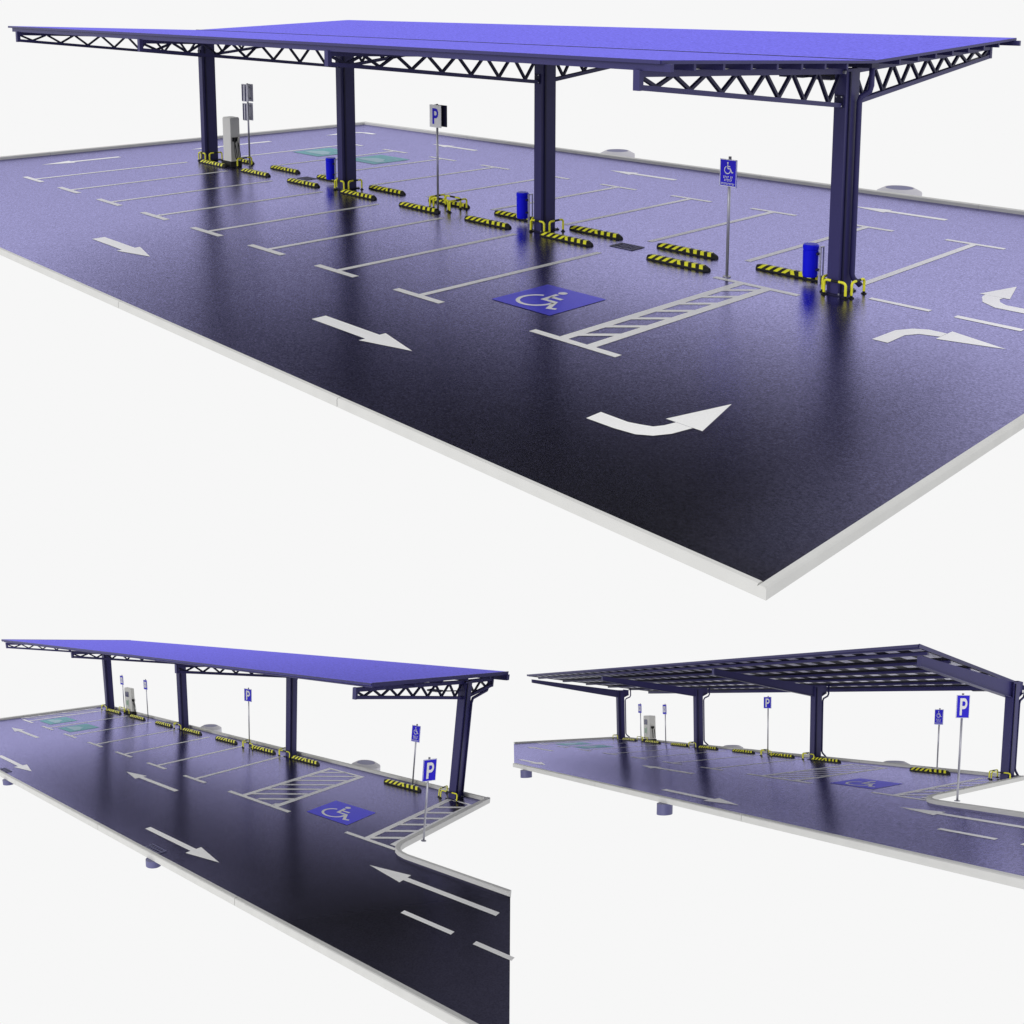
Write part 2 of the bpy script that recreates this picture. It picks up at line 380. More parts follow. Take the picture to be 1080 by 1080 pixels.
def sign(kind, u, v, lot, label, z0, z1, w=.42, top=None, face=-1, group=None, ang=0.0, base=0.0):
    t = thing('parking_sign' if kind == 'P' else 'accessible_parking_sign' if kind == 'D' else 'charging_sign', label, 'sign', (u, v, base), lot, group)
    top = top or z1+.04
    b = MB(); b.cyl(u, v, base, top, .028, n=12); b.build('pole', 'galv', t, lot, smooth=True)
    b = MB(); b.cyl(u, v, base+.002, base+.016, .075, n=16); b.build('base_plate', 'galv', t, lot)
    ca, sa = cos(ang), sin(ang)
    y = .045
    def P(x, q, z): return (u + x*ca - q*face*sa, v + x*sa + q*face*ca, z)
    def plate(zz0, zz1, ww, y0, mat, name, graphics=None, gm='signwhite', border=True):
        b = MB()
        b.hexa([P(-ww/2, y0, zz0), P(ww/2, y0, zz0), P(ww/2, y0+.018, zz0), P(-ww/2, y0+.018, zz0)],
               [P(-ww/2, y0, zz1), P(ww/2, y0, zz1), P(ww/2, y0+.018, zz1), P(-ww/2, y0+.018, zz1)])
        pl = b.build(name, mat, t, lot)
        fl = y0+.018
        if border:
            b = MB(); e = .012
            for (a0, a1, c0, c1) in ((-ww/2, ww/2, zz1-e, zz1), (-ww/2, ww/2, zz0, zz0+e), (-ww/2, -ww/2+e, zz0, zz1), (ww/2-e, ww/2, zz0, zz1)):
                b.face([P(a0, fl+.003, c0), P(a1, fl+.003, c0), P(a1, fl+.003, c1), P(a0, fl+.003, c1)])
            b.build('sign_border', gm if gm != 'signblue' else 'signwhite', pl, lot)
        if graphics:
            b = MB()
            for (q, sx, sz, ox, oz) in graphics:
                for poly in q:
                    b.face([P((ox+a*sx-.5)*ww*(1 if face < 0 else -1), fl+.006, zz0+(oz+c*sz)*(zz1-zz0)) for a, c in poly])
            b.build('sign_face_symbol', gm, pl, lot)
        return pl
    if kind == 'D':
        tx = text_rows([(.22, .58, .30, .38, 4), (.64, .80, .30, .38, 2), (.28, .76, .19, .27, 6), (.08, .92, .06, .13, 10)])
        plate(z0, z1, w, y-.015, 'signblue', 'sign_plate', [(wheelchair(), .66, .50, .18, .44), (tx, 1, 1, 0, 0)])
    elif kind == 'P':
        plate(z0, z1, w, y-.015, 'signblue', 'sign_plate', [(letter_p(), .92, .88, .06, .05)])
    elif kind == 'P2':      # double plate: white front with blue letter, navy back
        plate(z0, z1, w, y, 'signwhite', 'front_plate', [(letter_p(), .86, .84, .07, .08)], gm='signblue', border=False)
        b = MB()
        b.box(u-w/2+.05, u+w/2+.08, v+.05, v+.07, z0+.02, z1-.005); b.build('rear_plate', 'steeldark', t, lot)
        b = MB()
        for zz in (z0+.1, z1-.1): b.box(u-.10, u+.10, v-.045, v+.05, zz-.015, zz+.015)
        b.build('clamp', 'galv', t, lot)
    elif kind == 'E':
        tx = text_rows([(.2, .8, .66, .74, 4), (.2, .8, .26, .34, 4)])
        pl = plate(z0, z1, w, y-.015, 'signblue', 'sign_plate', None)
        b = MB(); fl = y+.012
        b.face([P(-w*.34, fl, z0+.2*(z1-z0)), P(w*.34, fl, z0+.2*(z1-z0)), P(w*.34, fl, z0+.82*(z1-z0)), P(-w*.34, fl, z0+.82*(z1-z0))])
        b.build('pale_panel', 'signwhite', pl, lot)
        b = MB()
        for q in stroke([(.5, .72), (.42, .52), (.58, .52), (.48, .30)], .07) + tx[:0]:
            b.face([P((a-.5)*w, fl+.004, z0+c*(z1-z0)) for a, c in q])
        b.build('bolt_symbol', 'signblue', pl, lot)
    elif kind == 'E2':      # two stacked double plates seen from behind
        for (za, zb, ww) in ((z0, z1, w), (z0-.59, z1-.59, w*.8)):
            for yy, nm in ((-.10, 'near_plate'), (.07, 'far_plate')):
                b = MB(); b.box(u-ww/2, u+ww/2, v+yy, v+yy+.02, za, zb)
                pl = b.build(nm, 'plate', t, lot)
                if yy < 0:
                    b = MB()
                    for xx in (-ww*.36, ww*.14): b.box(u+xx-.02, u+xx+.02, v+yy-.016, v+yy-.001, za+.02, zb-.02)
                    b.build('stiffener', 'steel', pl, lot)
            b = MB()
            for zz in (za+.1, zb-.1): b.box(u-.05, u+.05, v-.08, v+.07, zz-.015, zz+.015)
            b.build('clamp', 'galv', t, lot)
    return t

def charger(u0, u1, v0, v1, h, lot, label, face=-1):
    t = thing('charging_station', label, 'charging station', ((u0+u1)/2, (v0+v1)/2, 0), lot)
    b = MB(); b.box(u0-.03, u1+.03, v0-.03, v1+.03, 0, .17); b.build('plinth', 'black', t, lot)
    b = MB(); b.box(u0, u1, v0, v1, .17, h-.03, bev=.006); b.box(u0+.012, u1-.012, v0+.012, v1-.012, h-.029, h, bev=.006)
    body = b.build('cabinet', 'cabinet', t, lot)
    w_ = u1-u0
    vf = v0 if face < 0 else v1; s = face
    b = MB(); y = sorted((vf+s*.004, vf+s*.02))
    b.box(u0+.12*w_, u0+.62*w_, y[0], y[1], h*.66, h*.86); b.build('screen', 'screen', t, lot)
    b = MB(); b.box(u0+.2*w_, u0+.42*w_, vf+min(s*.012, s*.003), vf+max(s*.012, s*.003), h*.34, h*.52)
    b.box(u0+.5*w_, u0+.56*w_, vf+min(s*.012, s*.003), vf+max(s*.012, s*.003), h*.28, h*.56); b.build('green_panel', 'green', t, lot)
    # sockets and cables on the +u side
    for k, dy in enumerate((.32, .68)):
        yy = v0+dy*(v1-v0)
        b = MB(); b.box(u1+.002, u1+.05, yy-.05, yy+.05, h*.52, h*.60); sk = b.build('socket_holder', 'black', t, lot)
        b = MB(); b.bar((u1+.06, yy, h*.50), (u1+.12, yy, h*.60), .04, .05); b.build('plug', 'cabinet' if k else 'black', sk, lot)
        b = MB()
        pts = [(u1+.05+.10*sin(pi*i/12), yy+.03*sin(2*pi*i/12), h*.52-.36*h*sin(pi*i/12)*(1 if i <= 6 else 1)) for i in range(13)]
        b.tube(pts, .013, 6); b.build('cable', 'black', t, lot, smooth=True)
    return t

def bin_(u, v, lot, label, group):
    t = thing('litter_bin', label, 'litter bin', (u, v, 0), lot, group)
    b = MB(); b.tube([(u, v, .12), (u, v, .15), (u, v, .60), (u, v, .615), (u, v, .625), (u, v, .64), (u, v, .70), (u, v, .715)],
                     [.128, .138, .142, .142, .136, .146, .148, .140], 24); b.build('drum', 'bin', t, lot)
    b = MB(); b.tube([(u, v, .716), (u, v, .73)], [.135, .128], 24); b.build('lid', 'bin', t, lot)
    fr = MB()
    for s in (0,):
        fr.bar((u+.185, v+.02, 0), (u+.185, v+.02, .70), .035, .035)
        fr.bar((u+.185, v+.14, 0), (u+.185, v+.14, .70), .022, .022)
        fr.bar((u+.185, v+.02, .69), (u+.185, v+.14, .69), .035, .02)
    fr.build('post_frame', 'galv', t, lot)
    b = MB()
    for z in (.25, .55): b.box(u+.13, u+.175, v-.04, v+.04, z, z+.04)
    b.build('bracket', 'steeldark', t, lot)
    return t

def grate(u0, u1, v0, v1, lot, label, group, mat='grate'):
    t = thing('drain_grate', label, 'drain grate', ((u0+u1)/2, (v0+v1)/2, 0), lot, group)
    b = MB(); e = .03
    for r_ in ((u0, u1, v0, v0+e), (u0, u1, v1-e, v1), (u0, u0+e, v0+e, v1-e), (u1-e, u1, v0+e, v1-e)):
        b.box(r_[0], r_[1], r_[2], r_[3], .004, .014)
    b.build('frame', mat, t, lot)
    b = MB(); n = 6
    for i in range(n):
        x = u0+e+(u1-u0-2*e)*(i+.5)/n
        b.box(x-.014, x+.014, v0+e+.002, v1-e-.002, .005, .012)
    b.box(u0+e+.002, u1-e-.002, (v0+v1)/2-.012, (v0+v1)/2+.012, .004, .0105)
    b.build('bars', mat, t, lot)
    return t

def collar(u, v, lot, label, group, r=.38, R_=.60, dz=0.0):
    t = thing('drain_collar', label, 'drain collar', (u, v, -.6+dz), lot, group)
    b = MB(); n = 40
    rg = [(R_, -.60), (R_, -.13), (R_*.985, -.10), (r+.02, .0), (r, .0), (r-.015, -.02), (r-.015, -.5)]
    for i in range(n):
        a0, a1 = 2*pi*i/n, 2*pi*(i+1)/n
        for (ra, za), (rb, zb) in zip(rg, rg[1:]):
            b.face([(u+ra*cos(a0), v+ra*sin(a0), za+dz), (u+ra*cos(a1), v+ra*sin(a1), za+dz), (u+rb*cos(a1), v+rb*sin(a1), zb+dz), (u+rb*cos(a0), v+rb*sin(a0), zb+dz)])
    b.build('concrete_ring', 'collar', t, lot)
    b = MB(); b.prism([(u+(r-.02)*cos(2*pi*i/n), v+(r-.02)*sin(2*pi*i/n)) for i in range(n)], -.06+dz, -.006+dz); b.build('hole_shade_disc', 'pipe', t, lot)  # solid disc: the shade inside the hole is put into its dark colour
    return t

def stub_pipe(u, v, lot, label, group, r=.22, z0=-.45):
    b = MB(); b.cyl(u, v, z0, -.075 if lot is L2 else -.04, r, n=32)
    o = b.build('drain_pipe', 'pipe', lot=lot, smooth=False)
    o['label'] = label; o['category'] = 'drain pipe'; o['group'] = group
    return o

def column(t, u, v, h, lot, sx=.22, sy=.46, pipe=None):
    b = MB(); e = .045
    b.prism([(u-sx/2, v-sy/2), (u+sx/2, v-sy/2), (u+sx/2, v-sy/2+e*0+.0), (u+sx/2, v+sy/2), (u-sx/2, v+sy/2)], 0, h)
    # raised flange strips so that the post reads as a welded box section
    c = b.build('column', 'steel', t, lot)
    b = MB()
    b.box(u+sx/2+.002, u+sx/2+.03, v-sy/2+.09, v-sy/2+.13, .02, h-.05)
    b.build('flange_strip', 'steeldark', c, lot)
    b = MB(); b.box(u-sx/2-.07, u+sx/2+.07, v-sy/2-.07, v+sy/2+.07, .003, .022)
    bp = b.build('base_plate', 'steeldark', c, lot)
    for (x, y) in ((-1, -1), (1, -1), (1, 1), (-1, 1)):
        b = MB(); b.cyl(u+x*(sx/2+.04), v+y*(sy/2+.04), .0225, .05, .014, n=8)
        b.build('anchor_bolt', 'galv', c, lot)
    return c

def truss(t, u, v0, v1, zt0, zt1, zb0, zb1, n, lot, u1=None, chord=.10, web=.05):
    """cantilever: root at v0 (top zt0, bottom zb0) to tip v1 (zt1, zb1)"""
    u1 = u if u1 is None else u1
    P = lambda s, top: Vector((u+(u1-u)*s, v0+(v1-v0)*s, (zt0+(zt1-zt0)*s) if top else (zb0+(zb1-zb0)*s)))
    hc = chord/2; Z = Vector((0, 0, 1))
    b = MB()
    def seg(a0, a1, wd, ht, k=6):
        for i in range(k): b.bar(a0.lerp(a1, i/k), a0.lerp(a1, (i+1)/k), wd, ht)
    seg(P(0, 1)-Z*hc, P(1, 1)-Z*hc, chord, chord)
    tr = b.build('truss', 'steel', t, lot)
    b = MB()
    for i in range(6):
        a, c = P(0, 0)+Z*hc*.8, P(1, 0)+Z*hc*.8
        b.bar(a.lerp(c, i/6), a.lerp(c, (i+1)/6), chord*.98, chord*.8)
    b.build('bottom_chord', 'steel', tr, lot)
    b = MB()
    b.bar(P(1, 1)+Z*.004, P(1, 0)-Z*.004, chord*1.15, .09, up=(0, 1, 0))
    b.build('end_plate', 'steel', tr, lot)
    b = MB()
    for i in range(n):
        s0, s1, s2 = (i+.04)/n, (i+.5)/n, (i+.96)/n
        lo = P(s1, 0)+Z*chord*.7
        b.bar(P(s0, 1)-Z*chord*.9, lo, web, web*1.15, up=(1, 0, 0))
        b.bar(lo, P(s2, 1)-Z*chord*.9, web, web*1.15, up=(1, 0, 0))
    b.build('web', 'steeldark', tr, lot)
    return tr

def tapered_beam(t, u, v0, v1, zt0, zt1, zb0, zb1, lot, u1=None, w=.12):
    u1 = u if u1 is None else u1
    b = MB(); k = 8
    for (dw, za, zb) in ((w, None, None),):
        for i in range(k):
            q = []
            for s in (i/k, (i+1)/k):
                uu, vv = u+(u1-u)*s, v0+(v1-v0)*s; zt, zl = zt0+(zt1-zt0)*s, zb0+(zb1-zb0)*s
                q.append([(uu-w/2, vv, zl), (uu+w/2, vv, zl), (uu+w/2, vv, zt), (uu-w/2, vv, zt)])
            b.hexa(q[0], q[1])
    bm = b.build('tapered_beam', 'steel', t, lot)
    b = MB()
    for i in range(k):
        s0, s1 = i/k, (i+1)/k
        A = Vector((u+(u1-u)*s0, v0+(v1-v0)*s0, zb0+(zb1-zb0)*s0-.012)); B = Vector((u+(u1-u)*s1, v0+(v1-v0)*s1, zb0+(zb1-zb0)*s1-.012))
        b.bar(A, B, w*1.7, .02)
    b.build('bottom_flange', 'steel', bm, lot)
    return bm

def strip(t, name, mat, u0, u1, v, z, wv, hz, lot, k=16, dz=0.0):
    b = MB()
    for i in range(k):
        a, c = u0+(u1-u0)*i/k, u0+(u1-u0)*(i+1)/k
        b.box(a, c, v-wv/2, v+wv/2, z-hz, z)
    return b.build(name, mat, t, lot)

# ================================================================== LOT 1 (double sided carport)
K = 'direction_arrow'
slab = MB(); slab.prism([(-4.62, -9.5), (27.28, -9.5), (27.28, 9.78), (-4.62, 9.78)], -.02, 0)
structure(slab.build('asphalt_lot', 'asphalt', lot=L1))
kerb([(-4.62, -9.502), (27.282, -9.502)], L1, -1, w=.095); kerb([(27.282, -9.597), (27.282, 9.78+.16)], L1, -1, w=.095)
kerb([(27.28, 9.782), (-4.62, 9.782)], L1, -1, w=.16); kerb([(-4.622, 9.78+.16), (-4.622, -9.5-.16)], L1, -1, w=.16)
q = []
for k in range(8): q += bay_T(2.5*k, -5.53, 1, -.62)
for k in range(10): q += bay_T(22.57-2.5*k, 5.82, -1, .93)
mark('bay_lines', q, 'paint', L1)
q = [rect(20.35, 22.14, -5.53, -5.38), rect(20.88, 21.06, -5.38, -.66), rect(21.45, 21.63, -5.38, -.66), rect(20.36, 22.17, -.66, -.52)]
for k in range(7):
    y = -5.15 + k*.64
    q.append([(21.06, y), (21.45, y+.40), (21.45, y+.57), (21.06, y+.17)])
mark('hatched_strip', q, 'paint', L1)
accessible_marking(18.56, 19.98, -4.68, -3.25, L1)
ev_marking(.35, 1.85, 3.1, 4.6, L1); ev_marking(2.95, 4.5, 3.4, 4.85, L1)
for tip, tail in ((11.4, 8.96), (19.84, 17.40), (2.97, .5)):
    mark(K, straight_arrow(tip, tail, -7.49, .28, .52, .98), 'paint', L1)
for tip, tail in ((18.55, 20.98), (10.45, 12.95), (2.05, 4.4)):
    mark(K, straight_arrow(tip, tail, 7.84, .20, .46, .95), 'paint', L1)
mark(K, [[(23.44,-7.60),(23.89,-7.60),(23.89,-7.32),(23.43,-7.31)], [(23.89,-7.60),(24.2,-7.56),(24.05,-7.27),(23.89,-7.32)],
         [(24.2,-7.56),(24.38,-7.44),(24.2,-7.21),(24.05,-7.27)], [(24.38,-7.44),(24.5,-7.23),(24.27,-7.08),(24.2,-7.21)],
         [(24.5,-7.23),(24.57,-6.9),(24.31,-6.9),(24.27,-7.08)], [(24.15,-6.895),(24.71,-6.895),(24.43,-5.88)]], 'paint', L1)
mark(K, [[(24.33,-2.0),(24.59,-2.0),(24.59,-1.45),(24.36,-1.30)], [(24.36,-1.30),(24.59,-1.45),(24.71,-1.23),(24.51,-1.03)],
         [(24.51,-1.03),(24.71,-1.23),(25.01,-1.12),(25.01,-.885),(24.71,-.89)], [(25.01,-1.28),(25.98,-1.01),(25.02,-.72)]], 'paint', L1)
mark(K, [[(26.3,1.42),(24.99,1.42),(24.92,1.13),(26.3,1.13)], [(24.99,1.42),(24.84,1.54),(24.62,1.34),(24.92,1.13)],
         [(24.84,1.54),(24.76,1.71),(24.47,1.66),(24.62,1.34)], [(24.76,1.71),(24.77,1.845),(24.45,1.845),(24.47,1.66)],
         [(24.35,1.85),(24.88,1.85),(24.62,2.81)]], 'paint', L1)
mark(K, [rect(-2.73, -2.51, -3.22, -1.65), [(-2.90, -3.22), (-2.62, -4.2), (-2.36, -3.22)]], 'paint', L1)
mark(K, [rect(-2.71, -2.49, 1.9, 4.06), [(-2.86, 1.9), (-2.60, .9), (-2.34, 1.9)]], 'paint', L1)
mark(K, [[(-1.69,7.98),(-1.69,8.2),(-2.25,8.2),(-2.3,7.98)], [(-2.3,7.98),(-2.25,8.2),(-2.6,8.05),(-2.45,7.85)], [(-2.45,7.85),(-2.6,8.05),(-2.75,7.6),(-2.53,7.5)],
         [(-2.9,7.5),(-2.64,6.5),(-2.38,7.5)]], 'paint', L1)
mark('centre_dashes', [rect(23.14, 24.24, .09, .22), rect(24.68, 25.77, .07, .22), rect(26.2, 27.1, .07, .22)], 'paint', L1)
mark(K, straight_arrow(-3.9, -4.5, -7.4, .2, .5, .4)[:0] or [rect(-4.5, -4.1, -5.3, -5.2)], 'paint', L1) if False else None

ORD = ['first', 'second', 'third', 'fourth', 'fifth', 'sixth', 'seventh', 'eighth']
for k, u in enumerate((.33, 2.83, 5.36, 7.95, 10.5, 13.0, 15.5, 18.53)):
    wheel_stop(u, -.29, L1, 'wheel stop, %s from the left in the near row of the top lot' % ORD[k], 'wheel stops of the top lot')
for k, u in enumerate((.33, 2.92, 5.42, 7.94, 10.5, 13.0, 15.5, 18.02)):
    wheel_stop(u, .68, L1, 'wheel stop, %s from the left in the far row of the top lot' % ORD[k], 'wheel stops of the top lot')
wheel_stop(20.53, .60, L1, 'wheel stop behind the blue bin beside the rightmost column of the top lot', 'wheel stops of the top lot')

cx = (.09, 7.60, 15.17, 22.54); cv = .14
nm = ['leftmost', 'second', 'third', 'rightmost']
for k, u in enumerate(cx):
    g_ = 'guard hoops of the top lot'
    guard((u-.10, cv-.34), (u+.32, cv-.34), L1, 'striped hoop in front of the %s column, top carport' % nm[k], g_)
    guard((u+.37, cv-.22), (u+.37, cv+.22), L1, 'striped hoop on the right side of the %s column, top carport' % nm[k], g_)
    guard((u-.21, cv-.20), (u-.21, cv+.22), L1, 'striped hoop on the left side of the %s column, top carport' % nm[k], g_)
for k, (a, b_) in enumerate((((11.42, .02), (11.98, .02)), ((11.42, .42), (11.98, .42)), ((12.12, -.05), (12.12, .50)), ((11.30, .0), (11.30, .5)))):
    guard(a, b_, L1, 'striped hoop %s the white P sign pole, top lot' % ('in front of', 'behind', 'right of', 'left of')[k], g_)
guard((2.12, -.05), (2.12, .45), L1, 'striped hoop right of the charging cabinet, top lot', g_)

cp = thing('carport', 'large double sided carport with blue butterfly roof in the big top picture', 'carport', (11.2, .15, 0), L1)
ZV, ZE, YN, YF, YV, X0, X1 = 4.174, 4.407, -5.71, 6.10, .15, -.50, 23.03
def zr(v): return ZV + (ZE-ZV)*((YV-v)/(YV-YN) if v < YV else (v-YV)/(YF-YV))
for k, u in enumerate(cx):
    column(cp, u, cv, zr(cv)-.16, L1)
    truss(cp, u, cv-.23, -5.66, zr(cv)-.15, zr(-5.66)-.15, 3.34, 3.97, 7, L1, u1=u-.06+.04*k)
    truss(cp, u, cv+.23, 5.95, zr(cv)-.15, zr(5.95)-.15, 3.36, 3.97, 8, L1)
    b = MB(); b.box(u-.075, u+.075, cv-.2306-.03, cv-.2306, 3.34, 3.56)
    b.build('bracket_plate', 'steeldark', cp, L1)
    for dx in (-.05, .05):
        for z in (3.36, 3.52):
            b = MB(); b.cyl(u+dx, cv-.27, z, z+.02, .012, n=8); b.build('bolt', 'galv', cp, L1)
    # downpipe on the right face with a kicked out shoe
    x = u+.18; y = cv+.12
    if k == 3: b = MB(); b.tube([(x+.16, y+.10, zr(.3)-.1), (x+.16, y+.10, 3.72), (x+.14, y+.09, 3.62), (x+.02, y+.01, 3.52), (x, y, 3.44), (x, y, .34), (x+.02, y+.02, .26), (x+.12, y+.10, .14)], .05, 12)
    if k == 3: b.build('downpipe', 'steel', cp, L1, smooth=True)
    # luminaire under the valley
    b = MB(); b.box(u-1.45, u-.95, .25, 1.0, 3.79, 3.83); b.box(u-.62, u-.30, .10, .75, 3.80, 3.86); lm_ = b.build('canopy_light', 'steeldark', cp, L1)
    b = MB(); b.box(u-.60, u-.32, .12, .73, 3.785, 3.799); b.build('lens', 'lamp', lm_, L1)
    b = MB(); b.bar((u-.95, .43, 3.81), (u-.11, .43, 3.81), .03, .03); b.build('hanger', 'steeldark', lm_, L1)
    b = MB()
    for j in range(5): b.box(u-.10+.045*j, u-.075+.045*j, cv-.262, cv-.232, zr(cv)-.24, zr(cv)-.19)
    b.build('cable_clips', 'galv', cp, L1)
# roof sheets
for (ya, za, yb, zb, nm_) in ((YN, ZE, YV, ZV, 'roof_sheet'), (YV, ZV, YF, ZE, 'roof_sheet')):
    b = MB(); t_ = .045
    b.hexa([(X0, ya, za-t_), (X1, ya, za-t_), (X1, yb, zb-t_), (X0, yb, zb-t_)], [(X0, ya, za), (X1, ya, za), (X1, yb, zb), (X0, yb, zb)])
    b.build(nm_, ['roof'], cp, L1)
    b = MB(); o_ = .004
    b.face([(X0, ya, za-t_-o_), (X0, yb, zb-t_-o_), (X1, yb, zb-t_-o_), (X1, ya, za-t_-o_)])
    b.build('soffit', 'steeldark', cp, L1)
    s = -1 if ya == YN else 1; e0, e1 = (ya, yb)
    b = MB(); b.bar((X1+.004, ya, za-.028), (X1+.004, yb, zb-.028), .014, .05); b.build('edge_trim', 'steel', cp, L1)
    b = MB(); b.bar((X0-.004, ya, za-.028), (X0-.004, yb, zb-.028), .014, .05); b.build('edge_trim', 'steel', cp, L1)
strip(cp, 'valley_seam', 'steeldark', X0, X1, YV, ZV+.012, .05, .01, L1)
strip(cp, 'eave_channel', 'steel', X0+.12, X1+.12, YN+.09, ZE-.055, .08, .105, L1)
strip(cp, 'eave_channel', 'steel', X0+.12, X1+.12, YF-.09, ZE-.055, .08, .105, L1)
strip(cp, 'eave_trim', 'steel', X0, X1, YN-.012, ZE-.002, .02, .05, L1)
for k in range(8):
    for v in (YN+.09+.70*(k+1), YF-.09-.70*(k+1)):
        if abs(v-YV) > .25 and k < 7: strip(cp, 'purlin', 'steel', X0+.1, X1-.02, v, zr(v)-.052, .055, .095, L1)
strip(cp, 'valley_gutter', 'steeldark', X0+.02, X1+.02, YV, ZV-.05, .24, .08, L1)

sign('D', 20.51, -.40, L1, 'blue wheelchair sign on a pole in front of the stops, big top lot', 1.74, 2.25, .37, top=2.30)
sign('P2', 11.80, -.16, L1, 'white sign plate with a blue letter P in the middle of the big top lot', 2.09, 2.64, .42, top=2.66)
sign('E2', 2.05, .42, L1, 'two stacked grey sign backs on one thin pole beside the charging cabinet, top lot', 2.02, 2.56, .36, top=2.58)
charger(1.42, 1.88, -.12, .20, 1.53, L1, 'tall grey charging cabinet with blank front beside the leftmost column, top lot', face=1)
for k, u in enumerate((6.52, 14.24, 21.82)):
    bin_(u, .36, L1, 'blue drum litter bin left of the %s column of the big top carport' % nm[k+1], 'blue litter bins')
grate(17.25, 17.87, -.02, .40, L1, 'dark square drain grate between the wheel stops of the big top lot', 'drain grates')
grate(5.1, 5.6, .15, .5, L1, 'dark drain grate between wheel stops left of the second column, big top lot', 'drain grates')
collar(7.75, 11.35, L1, 'pale round drain collar behind the far kerb of the top lot, left one', 'drain collars')
collar(18.05, 11.30, L1, 'pale round drain collar behind the far kerb of the top lot, right one', 'drain collars')

